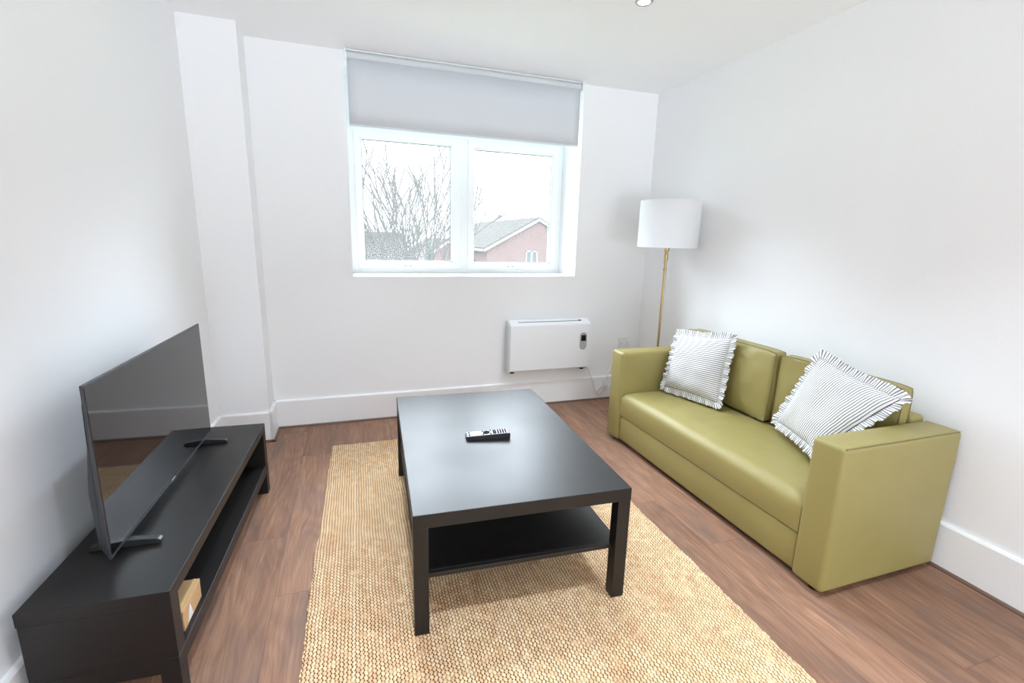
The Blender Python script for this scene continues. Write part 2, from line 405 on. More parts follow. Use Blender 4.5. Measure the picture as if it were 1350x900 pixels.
# ------------------------------------------------------------------ roller blind
t = thing('roller_blind', 'grey roller blind pulled part way down over the window', 'blind', (.85, YB-.028, H))
t_y = 0
bm = B(); tube(bm, [(-.808, 0, -.036), (.808, 0, -.036)], .021, 24); obj('roller_tube', bm, M['blind'], t, True)
bm = B(); box(bm, -.812, .812, -.024, .022, -.012, -.004, .002); obj('head_rail', bm, M['blind_white'], t)
bm = B(); n = 24
vs = []
for i in range(n+1):
    x = -.808+1.614*i/n
    vs.append([bm.verts.new((x, -.010+.0015*math.sin(i*.9), z)) for z in (-.052, -.2, -.35, -.436)])
for i in range(n):
    for j in range(3): bm.faces.new((vs[i][j], vs[i+1][j], vs[i+1][j+1], vs[i][j+1]))
f = obj('blind_fabric', bm, M['blind'], t, True); md = f.modifiers.new('s', 'SOLIDIFY'); md.thickness = .0012
bm = B(); box(bm, -.808, .806, -.014, -.006, -.446, -.434, .002); obj('bottom_bar', bm, M['blind'], t)
for sx in (-1, 1):
    bm = B(); box(bm, sx*.818-.004, sx*.818+.004, -.026, .024, -.064, -.001, .002); box(bm, sx*.806-.014, sx*.806+.014, -.006, .012, -.006, .0, .001)
    obj('bracket', bm, M['blind_white'], t)

# ------------------------------------------------------------------ downlight and added fill lamps
def downlight(x, y, label):
    t = thing('downlight', label, 'ceiling light', (x, y, H))
    bm = B(); lathe(bm, [(.029, -.001), (.029, -.005), (.034, -.008), (.040, -.006), (.0425, -.0005), (.0425, 0)], 40, cap=False); obj('trim_ring', bm, M['chrome'], t, True)
    bm = B(); lathe(bm, [(.0295, -.004), (.0295, -.0005)], 32); obj('lens', bm, M['lens'], t)
    return t
downlight(1.395, 2.245, 'small round chrome recessed downlight in the white ceiling')
LIGHTS = [(1.395, 2.245), (.15, 2.245), (1.395, .75), (.15, .75), (1.395, -.75), (.15, -.75)]  # first spot is the downlight; the rest are unseen, added to brighten the room

# ------------------------------------------------------------------ coffee table
RZ = .010
T = thing('coffee_table', 'large black-brown wooden coffee table with lower shelf on jute rug', 'table', (.1552, 1.3827, RZ), -.0505)
L_, W_ = 1.185, .78
bm = B(); box(bm, 0, W_, 0, L_, .40, .45, .0018, 2); obj('tabletop', bm, M['dark_wood'], T)
for x in (0, W_-.05):
    for y in (0, L_-.05):
        bm = B(); box(bm, x+.0005, x+.0495, y+.0005, y+.0495, 0, .3995, .0015); obj('leg', bm, M['dark_wood_v'], T)
bm = B(); box(bm, .03, W_-.03, .034, .0505, .190, .206, .001); box(bm, .012, W_-.012, .0505, L_-.0505, .190, .206, .001); obj('shelf', bm, M['dark_wood'], T)

# remote control on the table
R = thing('remote_control', 'slim black remote with silver face lying on the coffee table', 'remote', (.5535, 1.915, .46), math.radians(-8.5))
bm = B(); prof = [(-.098, 0), (.098, 0), (.098, .024), (.090, .0255), (-.094, .0155), (-.098, .012)]
prism(bm, prof, 1, -.026, .026); bmesh.ops.bevel(bm, geom=[e for e in bm.edges], offset=.0015, segments=2, affect='EDGES'); obj('body', bm, M['dark_plastic'], R, True)
def rz_at(x): return .0155+(x+.094)*(.010/.184)
bm = B(); prism(bm, [(-.092, rz_at(-.092)-.001), (.089, rz_at(.089)-.001), (.089, rz_at(.089)+.0012), (-.092, rz_at(-.092)+.0012)], 1, -.0235, .0235)
obj('face_plate', bm, M['silver'], R)
def button(x, y, lx, ly, mat, nm='button'):
    bm = B(); z = rz_at(x); box(bm, x-lx/2, x+lx/2, y-ly/2, y+ly/2, z+.0005, z+.0042, .001); obj(nm, bm, mat, R)
button(-.083, -.012, .008, .010, M['black_rubber'], 'power_button'); button(-.083, .012, .008, .008, M['black_rubber'])
for x in (-.068, -.055, -.043):
    for y in (-.014, 0, .014): button(x, y, .009, .010, M['white_plastic'])
for x in (-.031,): 
    for y in (-.014, 0, .014): button(x, y, .006, .010, M['silver'])
bm = B(); cx = -.006; z = rz_at(cx)
lathe(bm, [(.0085, z), (.0085, z+.0045), (.0145, z+.0045), (.0145, z)], 24, cx=cx, cap=False); lathe(bm, [(.006, z), (.006, z+.005)], 20, cx=cx); obj('navigation_ring', bm, M['black_rubber'], R)
for x, y in ((-.022, -.016), (-.022, .016), (.012, -.016), (.012, .016)): button(x, y, .006, .008, M['black_rubber'])
for x in (.026, .034): 
    for y in (-.013, 0, .013): button(x, y, .0068, .0122, M['black_rubber'])
for x in (.046, .057, .068, .079): 
    for y in (-.013, 0, .013): button(x, y, .0068, .0122, M['black_rubber'])

# ------------------------------------------------------------------ tv bench
Bn = thing('tv_bench', 'long low black-brown tv bench with open shelf along left wall', 'tv bench', (-.8449, 1.3678, 0), -.0433)
bw, bl, bh = .3434, 1.2341, .370
bm = B(); box(bm, 0, bw, 0, bl, .330, bh, .0018); obj('top', bm, M['dark_wood'], Bn)
for y in (.0005, bl-.0505):
    bm = B(); box(bm, .003, bw-.0005, y, y+.05, .1565, .3295, .0012); obj('side_panel', bm, M['dark_wood_x'], Bn)
bm = B(); box(bm, .002, bw, 0, bl, .110, .156, .0015); obj('bottom_shelf', bm, M['dark_wood'], Bn)
bm = B(); box(bm, .004, .012, .051, bl-.051, .1565, .3295); obj('back_panel', bm, M['dark_wood'], Bn)
for x in (.003, bw-.0495):
    for y in (.0005, bl-.0505):
        bm = B(); box(bm, x, x+.049, y, y+.05, 0, .1095, .0012); obj('leg', bm, M['dark_wood_v'], Bn)

# cardboard box on the bench shelf
K = thing('cardboard_box', 'small brown cardboard box with white label inside the tv bench', 'box', (-.510, 1.525, .1562), math.radians(-2.3))
bm = B(); box(bm, -.10, 0, -.075, .075, 0, .056, .0012); obj('carton', bm, M['card'], K)
bm = B(); box(bm, -.1005, .0006, -.0755, .0755, .0565, .0665, .0012); obj('lid', bm, M['card'], K)
bm = B(); box(bm, -.019, -.011, -.0757, .0757, .0666, .0672); obj('tape_strip', bm, M['tape'], K)
bm = B(); prism(bm, [(-.045, .006), (-.004, .006), (-.020, .052)], 0, .0002, .0010); obj('label', bm, M['paper'], K)

# ------------------------------------------------------------------ television
TV = thing('television', 'black flat screen television on two feet standing on the tv bench', 'television', (-.688, 1.511, .370), -math.atan2(.030, .965))
tw, th0, th1 = .958, .024, .548
bm = B(); box(bm, -.007, .0, 0, tw, th0, th1, .0015); obj('bezel', bm, M['bezel'], TV)
bm = B(); box(bm, -.001, .0012, .006, tw-.006, th0+.013, th1-.005, .0005); obj('screen', bm, M['screen'], TV)
bm = B()  # rear housing: thin at the top, deep in the lower half, with sloping shoulders
prof = [(-.0072, th0+.004), (-.030, th0+.012), (-.036, th0+.03), (-.040, .22), (-.036, .27), (-.018, .37), (-.010, th1-.06), (-.0072, th1-.03)]
A = [bm.verts.new((x, .004+(.022 if x < -.028 else (.008 if x < -.015 else 0)), z)) for x, z in prof]; Z = [bm.verts.new((x, tw-.004-(.022 if x < -.028 else (.008 if x < -.015 else 0)), z)) for x, z in prof]
bm.faces.new(A); bm.faces.new(Z[::-1])
for i in range(len(prof)): j = (i+1) % len(prof); bm.faces.new((A[i], A[j], Z[j], Z[i]))
obj('rear_housing', bm, M['bezel'], TV)
for yy in (.105, tw-.085):
    bm = B()
    prism(bm, [(-.100, 0), (.088, 0), (.088, .010), (.080, .016), (.010, .023), (-.04, .023), (-.094, .014), (-.100, .008)], 1, yy-.011, yy+.011)
    box(bm, -.034, -.012, yy-.012, yy+.012, .015, .06)
    bmesh.ops.bevel(bm, geom=bm.edges[:], offset=.0015, segments=1, affect='EDGES')
    obj('foot', bm, M['dark_plastic'], TV)
bm = B(); box(bm, .0, .0012, tw/2-.016, tw/2+.016, th0+.004, th0+.009); obj('logo', bm, M['silver'], TV)
bm = B(); box(bm, -.006, .002, tw/2-.03, tw/2+.03, th0-.004, th0+.0005, .001); obj('sensor_tab', bm, M['dark_plastic'], TV)

# ------------------------------------------------------------------ rug
def edge_jit(a, k): return .006*noise.noise(Vector((a*9, k, 0)))+.004*noise.noise(Vector((a*38, k, 3)))+.0016*math.sin(a*2*PI/.021)
rx0, rx1, ry0, ry1 = 0, 1.512, 0, 2.62
bm = B(); nx, ny = 90, 300; rows = []
for j in range(ny+1):
    row = []
    for i in range(nx+1):
        a, b = i/nx, j/ny; y = ry0+(ry1-ry0)*b; x = rx0+(rx1-rx0)*a
        bulge = -.016*math.sin(PI*b*1.0)*(1-a)*math.sin(2.2*b+.8)
        x += (1-a)**8*edge_jit(y, 1.7)+a**8*edge_jit(y, 5.1)+bulge
        y += (1-b)**30*edge_jit(x, 9.2)+b**30*edge_jit(x, 12.6)+.006*math.sin(a*5)
        e = min(a*nx, (nx-a*nx), b*ny, ny-b*ny)
        z = .009+.0012*noise.noise(Vector((x*30, y*30, 0)))-(.004 if e < .5 else 0)
        row.append(bm.verts.new((x, y, z)))
    rows.append(row)
for j in range(ny):
    for i in range(nx): bm.faces.new((rows[j][i], rows[j][i+1], rows[j+1][i+1], rows[j+1][i]))
bd = [e for e in bm.edges if len(e.link_faces) == 1]
ex = bmesh.ops.extrude_edge_only(bm, edges=bd)
for v in ex['geom']:
    if isinstance(v, bmesh.types.BMVert): v.co.z = 0.0006
rug = obj('jute_rug', bm, M['jute'], None, True, 60)
rug.location = (-.20, .425, 0); rug.rotation_euler = (0, 0, -.018)
tag(rug, 'straw coloured chunky woven jute rug lying under the coffee table', 'rug')

# ------------------------------------------------------------------ sofa
SX0, SX1, SY0, SY1 = 1.655, 2.305, 1.110, 2.745
S = thing('sofa', 'olive green two-seat sofa with boxy arms against the right wall', 'sofa', (SX0, SY0, 0))
sl, sd, ah, aw = SY1-SY0, SX1-SX0, .622, .137
def soft_box(bm, x0, x1, y0, y1, z0, z1, bev, seg=4): box(bm, x0, x1, y0, y1, z0, z1, bev, seg)
for y0, y1 in ((0, aw), (sl-aw, sl)):
    bm = B(); soft_box(bm, 0, sd, y0, y1, .022, ah, .020)
    a = obj('arm', bm, M['olive'], S, True, 60)
    bm = B()
    e = .0075
    yy = y0+e if y0 == 0 else y1-e
    tube(bm, [(.010, yy, ah-e*.75), (sd-.012, yy, ah-e*.75)], .0032, 6)
    obj('piping', bm, M['olive_seam'], a, True)
    
# seat: long cushion with a rounded front and a slight crown
def seat_z(x, y):
    a = (x-.014)/(.66); b = (y-aw)/(sl-2*aw)
    cr = .016*(1-(2*b-1)**6)*min(1, a*5+.15)
    w = .0035*noise.noise(Vector((x*9, y*14, .3)))*min(1, max(0, a*4))+.006*max(0, 1-abs(b-.12)/.22)*noise.noise(Vector((x*5+y*16, y*7, 2)))
    return .352+cr+w
bm = B(); nx, ny = 40, 80; sx0, sx1 = .012, sd-.10; rowz = []
r = .045
path = []
for k in range(5): path.append((sx0+.003*math.sin(PI*k/4)*0, .200+(.352-r-.200)*k/4))       # front face
for k in range(1, 9):
    t_ = PI/2*k/8; path.append((sx0+r-r*math.cos(t_), .352-r+r*math.sin(t_)))
for k in range(1, 28): path.append((sx0+r+(sx1-sx0-r)*k/27, .352))
for j in range(ny+1):
    y = aw+.002+(sl-2*aw-.004)*j/ny; row = []
    ed = min(j, ny-j)/ny
    for k, (x, z) in enumerate(path):
        top = max(0, min(1, (z-.29)/.06))
        zz = z+(seat_z(x, y)-.352)*top - .012*top*max(0, 1-ed*40)
        xx = x-.007*math.sin(PI*min(1, max(0, (z-.2)/.15)))*(1 if k < 12 else 0)*min(1, ed*30)
        row.append(bm.verts.new((xx, y, zz)))
    rowz.append(row)
for j in range(ny):
    for k in range(len(path)-1): bm.faces.new((rowz[j][k], rowz[j][k+1], rowz[j+1][k+1], rowz[j+1][k]))
for row in (rowz[0], rowz[-1]):
    b0 = bm.verts.new((row[-1].co.x, row[0].co.y, .200)); bm.faces.new(row+[b0])
    row.append(b0)
bm.faces.new([r_[0] for r_ in rowz]+[r_[-1] for r_ in (rowz[-1], rowz[0])])
bm.faces.new([r_[len(path)-1] for r_ in rowz]+[rowz[-1][-1], rowz[0][-1]])
obj('seat', bm, M['olive'], S, True, 50)
bm = B(); soft_box(bm, .016, .06, aw+.003, sl-aw-.003, .030, .192, .009, 3); obj('front_panel', bm, M['olive'], S, True, 60)
bm = B(); box(bm, .03, sd-.02, aw*.5, sl-aw*.5, .024, .20); obj('underframe', bm, M['under'], S)
bm = B(); soft_box(bm, sd-.085, sd, aw+.001, sl-aw-.001, .05, .640, .02); obj('backrest', bm, M['olive'], S, True, 60)
for x in (.05, sd-.05):
    for y in (.06, sl-.06):
        bm = B(); lathe(bm, [(.022, 0), (.02, .026)], 20, cx=x, cy=y); obj('foot', bm, M['black_rubber'], S)

# soft pillow from four corners (front face corners given as bl, br, tr, tl)
def pillow(bm, bl_, br_, tr_, tl_, thick, n=36, pinch=.07, wr=.006, seed=0, uvrot=False):
    bl_, br_, tr_, tl_ = map(Vector, (bl_, br_, tr_, tl_))
    uvl = bm.loops.layers.uv.new('UVMap')
    def base(u, v):
        # edges pulled in towards the middle between corners
        uu = u+(.5-u)*pinch*4*v*(1-v)*abs(2*u-1)**2; vv = v+(.5-v)*pinch*4*u*(1-u)*abs(2*v-1)**2
        return (bl_*(1-uu)*(1-vv)+br_*uu*(1-vv)+tr_*uu*vv+tl_*(1-uu)*vv)
    N_ = ((br_-bl_)+(tr_-tl_)).cross((tl_-bl_)+(tr_-br_)).normalized()
    ew = ((br_-bl_).length+(tr_-tl_).length)/2; eh = ((tl_-bl_).length+(tr_-br_).length)/2
    grids = []
    for side in (1, -1):
        g = []
        for j in range(n+1):
            row = []
            for i in range(n+1):
                u, v = i/n, j/n
                if side == -1 and (i in (0, n) or j in (0, n)): row.append(grids[0][j][i]); continue
                h = (max(0, 1-abs(2*u-1)**2.6))**.62*(max(0, 1-abs(2*v-1)**2.6))**.62
                p = base(u, v)
                edge = 1-h
                w = wr*(noise.noise(Vector((u*5+seed, v*5, side*2)))+.6*edge*noise.noise(Vector((u*17, v*17+seed, side))))
                row.append(bm.verts.new(p+N_*side*(thick*h+w*min(1, h*4))))
            g.append(row)
        grids.append(g)
        for j in range(n):
            for i in range(n):
                f = bm.faces.new((g[j][i], g[j][i+1], g[j+1][i+1], g[j+1][i]))
                for lp, (a, b) in zip(f.loops, ((i, j), (i+1, j), (i+1, j+1), (i, j+1))):
                    q = (a/n*ew, b/n*eh); lp[uvl].uv = (q[1], q[0]) if uvrot else q
    return base, N_, ew, eh
def ruffle(bm, base, N_, width=.045, freq=30, amp=.011, seed=0):
    uvl = bm.loops.layers.uv.new('UVMap')
    n = 720; K_ = 7; rows = []
    cen = base(.5, .5)
    def perim(s):
        s = s % 4; k = int(s); t_ = s-k
        return [(t_, 0), (1, t_), (1-t_, 1), (0, 1-t_)][k]
    for i in range(n):
        s = 4*i/n; u, v = perim(s); p = base(u, v)
        # outward direction rounded at the corners
        du = (2*u-1); dv = (2*v-1)
        wu = abs(du)**7; wv = abs(dv)**7
        eu = (base(1, .5)-base(0, .5)).normalized(); ev = (base(.5, 1)-base(.5, 0)).normalized()
        out = (eu*math.copysign(wu, du)+ev*math.copysign(wv, dv)).normalized()
        tan = out.cross(N_)
        ph = s*freq/4*2*PI+4.5*noise.noise(Vector((s*3.3, seed, 0)))
        am = amp*(1+.7*noise.noise(Vector((s*6, seed, 5))))
        wd = width*(1+.16*noise.noise(Vector((s*9, seed, 8))))
        row = []
        for k in range(K_):
            q = k/(K_-1)
            curl = .25*noise.noise(Vector((s*2.5, seed, 11)))
            row.append(bm.verts.new(p+out*(wd*q-.004)+N_*(am*q**.8*math.sin(ph)+curl*wd*q*q)+tan*(am*.5*q*q*math.sin(2*ph))))
        rows.append(row)
    L = 1.9
    for i in range(n):
        a, b = rows[i], rows[(i+1) % n]
        for k in range(K_-1):
            f = bm.faces.new((a[k], b[k], b[k+1], a[k+1]))
            for lp, (ii, kk) in zip(f.loops, ((i, k), (i+1, k), (i+1, k+1), (i, k+1))): lp[uvl].uv = (kk/(K_-1)*width, ii/n*L)
def cushion(name, label, cat, mat, corners, thick, group=None, **kw):
    cen = sum((Vector(c) for c in corners), Vector())/4; low = min(c[2] for c in corners)
    org = Vector((cen.x, cen.y, low))
    t = thing(name, label, cat, org, group=group)
    cs = [Vector(c)-org for c in corners]
    bm = B(); base, N_, ew, eh = pillow(bm, *cs, thick, **kw)
    c = obj('cushion_cover', bm, mat, t, True, 180)
    return t, base, N_, c

# loose back cushions of the sofa: boxed, with a seam round the front and the back edge
def back_cushion(label, y0, y1, xf0, xf1, thick, z0, z1, seed, fb):
    t = thing('sofa_cushion', label, 'cushion', (xf0, (y0+y1)/2, z0), group='olive back cushions on the sofa')
    w, hgt = y1-y0, z1-z0; nu, nv, nt = 36, 26, 8
    def P(u, v, q):                 # u along the sofa, v up, q from front (0) to back (1)
        a, b = 2*u-1, 2*v-1
        crown = (max(0, 1-abs(a)**2.4)**.7)*(max(0, 1-abs(b)**2.4)**.7)
        y = (u-.5)*w; z = v*hgt
        y += -a*.012*(1-b*b)**2*0+.010*a*(1-b*b)*(1-abs(2*q-1)); z += .012*(1-a*a)*max(0, b)*(1-abs(2*q-1))
        z -= .007*max(0, b)*abs(a)**8
        y -= .006*math.copysign(abs(a)**5, a)*abs(b)**8
        x = (xf1-xf0)*v+thick*q
        bul = fb*crown*(1-2*q if q < .5 else 0)-.003*crown*(2*q-1 if q > .5 else 0)
        x -= bul
        wr = noise.noise(Vector((u*4+seed, v*4, q)))*.010*crown+noise.noise(Vector((u*11+seed, v*5+u*4, q*2)))*.006*min(1, 6*(1-max(abs(a), abs(b)))+.25)
        return Vector((x+wr*(1 if q < .5 else -1)*.8, y, z))
    bm = B(); vt = {}
    def V(i, j, k):
        key = (i, j, k)
        if key not in vt: vt[key] = bm.verts.new(P(i/nu, j/nv, k/nt))
        return vt[key]
    for k in (0, nt):
        for i in range(nu):
            for j in range(nv): bm.faces.new((V(i, j, k), V(i+1, j, k), V(i+1, j+1, k), V(i, j+1, k)))
    for k in range(nt):
        for i in range(nu):
            for j in (0, nv): bm.faces.new((V(i, j, k), V(i+1, j, k), V(i+1, j, k+1), V(i, j, k+1)))
        for j in range(nv):
            for i in (0, nu): bm.faces.new((V(i, j, k), V(i, j+1, k), V(i, j+1, k+1), V(i, j, k+1)))
    obj('cushion_cover', bm, M['olive'], t, True, 75)
    for q in (0, 1):
        pts = [P(i/nu, 0, q) for i in range(nu)]+[P(1, j/nv, q) for j in range(nv)]+[P(1-i/nu, 1, q) for i in range(nu)]+[P(0, 1-j/nv, q) for j in range(nv+1)]
        bm = B(); tube(bm, pts, .0024, 6, cap=False); obj('piping', bm, M['olive_seam'], t, True)
back_cushion('olive green sofa back cushion nearer the floor lamp, half behind the striped cushion', 1.884, 2.594, 2.122, 2.142, .068, .384, .772, 3.1, .030)
back_cushion('olive green sofa back cushion nearer the viewer, behind the tilted striped cushion', 1.258, 1.866, 2.146, 2.154, .054, .384, .766, 8.4, .003)

def inset(cs, k):
    cen = sum((Vector(c) for c in cs), Vector())/4
    return [tuple(Vector(c)+(cen-Vector(c)).normalized()*k) for c in cs]
def striped(label, cs, thick, seed, uvrot, rw=.042):
    t, base, N_, c = cushion('scatter_cushion', label, 'cushion', M['ticking'], inset(cs, .052), thick, 'striped scatter cushions on the sofa', pinch=.05, wr=.007, seed=seed, uvrot=uvrot)
    bm = B(); ruffle(bm, base, N_, rw, 34, .0062, seed); r = obj('ruffle', bm, M['ticking'], t, True, 180)
    md = r.modifiers.new('s', 'SOLIDIFY'); md.thickness = .0014
striped('ruffled black and white striped cushion sitting upright by the far sofa arm, below the lamp',
        [(1.908, 2.550, .372), (2.020, 2.095, .378), (2.105, 2.125, .828), (2.040, 2.598, .772)], .062, 1.3, False)
striped('ruffled black and white striped cushion slumped diagonally against the near sofa arm',
        [(2.095, 1.822, .399), (1.905, 1.398, .392), (2.080, 1.170, .761), (2.145, 1.660, .854)], .050, 5.7, True)

# ------------------------------------------------------------------ floor lamp
Lx, Ly = 2.112, 2.872
F = thing('floor_lamp', 'brass floor lamp with white drum shade standing behind the far sofa arm', 'lamp', (Lx, Ly, 0))
bm = B(); lathe(bm, [(.118, 0), (.12, .004), (.12, .014), (.115, .019), (.02, .024), (.014, .032)], 56); obj('base', bm, M['brass'], F, True, 30)
bm = B(); tube(bm, [(0, 0, .028), (0, 0, 1.225)], .0085, 20); obj('pole', bm, M['brass'], F, True)
bm = B(); lathe(bm, [(.010, 1.205), (.015, 1.210), (.015, 1.250), (.011, 1.255), (.011, 1.268), (.018, 1.272), (.018, 1.330), (.006, 1.335)], 28); lathe(bm, [(.0105, 1.135), (.0125, 1.138), (.0125, 1.150), (.0105, 1.153)], 24)
obj('lamp_holder', bm, M['brass'], F, True, 30)
bm = B(); tube(bm, [(-.014, -.008, 1.195), (-.026, -.016, 1.195)], .004, 10); obj('switch_knob', bm, M['brass'], F, True)
bm = B(); lathe(bm, [(.012, 1.331), (.013, 1.35), (.03, 1.385), (.032, 1.405), (.024, 1.43), (.004, 1.44)], 28); obj('bulb', bm, M['white_plastic'], F, True)
sr, sz0, sz1 = .203, 1.295, 1.608
bm = B(); lathe(bm, [(sr, sz0), (sr, sz0+.012), (sr*.999, sz0+.014), (sr*.99, sz1-.014), (sr*.991, sz1-.012), (sr*.991, sz1), (sr*.985, sz1), (sr*.984, sz1-.014), (sr*.993, sz0+.012), (sr*.994, sz0)], 72, cap=False)
sh = obj('lamp_shade', bm, M['shade'], F, True, 30)
bm = B()
for k in range(3):
    a = 2*PI*k/3+.4; tube(bm, [(.011*math.cos(a), .011*math.sin(a), sz0+.045), (sr*.985*math.cos(a), sr*.985*math.sin(a), sz0+.045)], .0022, 6)
obj('shade_spider', bm, M['white_metal'], sh)

# ------------------------------------------------------------------ wall heater
hx0, hx1, hz0, hz1 = 1.128, 1.822, .300, .715
Ht = thing('wall_heater', 'white electric panel heater mounted low on the wall under the window', 'heater', ((hx0+hx1)/2, YB, hz0))
hw, hh = (hx1-hx0)/2, hz1-hz0
yf, yb = -.098, -.024
prof = []
for k in range(7): a = PI/2*k/6; prof.append((yb-.004-(.0-0)+0, 0)) if False else None
def rounded(r_, cy, cz, a0, a1, n=8): return [(cy+r_*math.cos(a0+(a1-a0)*k/n), cz+r_*math.sin(a0+(a1-a0)*k/n)) for k in range(n+1)]
prof = rounded(.020, yf+.020, hh-.045, PI, PI*.62, 6)+rounded(.010, yb-.010, hh-.010, PI*.6, 0, 6)+[(yb, .030)]+[(yf+.035, .012)]+rounded(.016, yf+.016, .016+.012, 1.5*PI, PI, 6)
bm = B(); prism(bm, prof, 0, -hw+.016, hw-.016); obj('front_cover', bm, M['white_metal'], Ht, True, 35)
for sx in (-1, 1):
    bm = B(); p2 = [(y+.003*(1 if y < -.06 else -1), max(-.004, z-.004 if z > .1 else z-.012)) for y, z in prof]
    prism(bm, p2, 0, sx*(hw-.0155), sx*hw); obj('end_cap', bm, plain('pale_grey_plastic', (.60, .61, .62), .4) if sx < 0 else M['white_metal'], Ht, True, 35)
pa = Vector((yf+.020+.020*math.cos(PI*.62), hh-.045+.020*math.sin(PI*.62))); pb = Vector((yb-.010+.010*math.cos(PI*.6), hh-.010+.010*math.sin(PI*.6)))
td = (pb-pa).normalized(); nd = Vector((-td.y, td.x))
def on_slope(a, w_, x0, x1, h_):
    c = pa+(pb-pa)*a; q = [c-td*w_-nd*.004, c+td*w_-nd*.004, c+td*w_+nd*h_, c-td*w_+nd*h_]
    prism(bm, [tuple(v) for v in q], 0, x0, x1)
bm = B(); on_slope(.42, .0032, -.262, .255, .0006); on_slope(.50, .0075, .252, .278, .0006); obj('vent_slot', bm, M['dark_plastic'], Ht)
cxp = 1.762-(hx0+hx1)/2; zc0, zc1 = .461-hz0+.005, .604-hz0+.005
bm = B(); pr = .030
pill = [(cxp+pr*math.cos(a), zc1-pr+pr*math.sin(a)) for a in [PI*k/14 for k in range(15)]]+[(cxp+pr*math.cos(a), zc0+pr+pr*math.sin(a)) for a in [PI+PI*k/14 for k in range(15)]]
prism(bm, pill, 1, yf-.005, yf+.002); bmesh.ops.bevel(bm, geom=[e for e in bm.edges if all(abs(v.co.y-(yf-.005)) < 1e-5 for v in e.verts)], offset=.002, segments=2, affect='EDGES')
cp = obj('control_panel', bm, M['grey_plastic'], Ht, True, 35)
bm = B(); box(bm, cxp-.021, cxp+.021, yf-.0065, yf-.0045, zc1-.070, zc1-.022, .0008); obj('display', bm, M['display'], cp)
for kx_, kz_ in ((-.011, .048), (.011, .048), (0, .024)):
    bm = B(); lathe(bm, [(.007, 0), (.007, .0022)], 16); 
    for v in bm.verts: v.co = Vector((cxp+kx_+v.co.x, yf-.0048-v.co.z, zc0+kz_+v.co.y))
    obj('control_button', bm, M['silver'], cp)
for sx in (-1, 1):
    bm = B(); box(bm, sx*(hw-.045)-.014, sx*(hw-.045)+.014, yf+.022, yb-.01, -.004, .0185, .002); obj('foot', bm, M['black_rubber'], Ht)
    bm = B(); box(bm, sx*.2-.02, sx*.2+.02, yb-.002, -.0005, .08, hh-.06, .001); obj('wall_bracket', bm, M['white_metal'], Ht)
# flex that drops to the skirting and lies in a loose coil
hx = (hx0+hx1)/2
def cr(pts, n=8):
    P = [Vector(p) for p in pts]; P = [P[0]]+P+[P[-1]]; o_ = []
    for i in range(1, len(P)-2):
        for k in range(n):
            t_ = k/n; a, b, c, d = P[i-1:i+3]
            o_.append(.5*((2*b)+(-a+c)*t_+(2*a-5*b+4*c-d)*t_*t_+(-a+3*b-3*c+d)*t_**3))
    return o_+[P[-2]]
pts = [(1.800, 3.40, .315), (1.845, 3.415, .285), (1.880, 3.432, .225), (1.912, 3.438, .165), (1.935, 3.438, .090), (1.965, 3.438, .050), (2.000, 3.438, .062), (2.020, 3.436, .110), (2.022, 3.434, .170), (2.005, 3.432, .168),
       (2.000, 3.430, .110), (1.975, 3.428, .068), (1.950, 3.426, .085), (1.965, 3.426, .115), (2.010, 3.426, .135), (2.045, 3.428, .175), (2.035, 3.43, .205), (2.06, 3.432, .26), (2.12, 3.455, .36), (2.18, 3.458, .445)]
bm = B(); tube(bm, cr([(p[0]-hx, p[1]-YB, p[2]-hz0) for p in pts]), .0046, 8); obj('power_cable', bm, M['white_plastic'], Ht, True)
bm = B(); box(bm, 1.998-hx, 2.050-hx, -.044, -.034, .118-hz0, .150-hz0, .003); obj('cable_tie', bm, M['white_plastic'], Ht)

# ------------------------------------------------------------------ socket
So = thing('wall_socket', 'white switched wall socket above the far sofa arm', 'socket', (2.199, YB, .49))
bm = B(); box(bm, -.056, .056, -.010, 0, -.045, .045, .003); obj('face_plate', bm, M['white_plastic'], So)
for sx in (-1, 1):
    bm = B(); box(bm, sx*.040-.006, sx*.040+.006, -.014, -.009, .012, .030, .001); obj('rocker_switch', bm, M['white_metal'], So)
    for dx, dz, lx, lz in ((0, -.010, .003, .006), (-.011, -.026, .0045, .002), (.011, -.026, .0045, .002)):
        bm = B(); box(bm, sx*.026+dx-lx, sx*.026+dx+lx, -.0106, -.009, dz-lz, dz+lz); obj('pin_slot', bm, M['grey_plastic'], So)

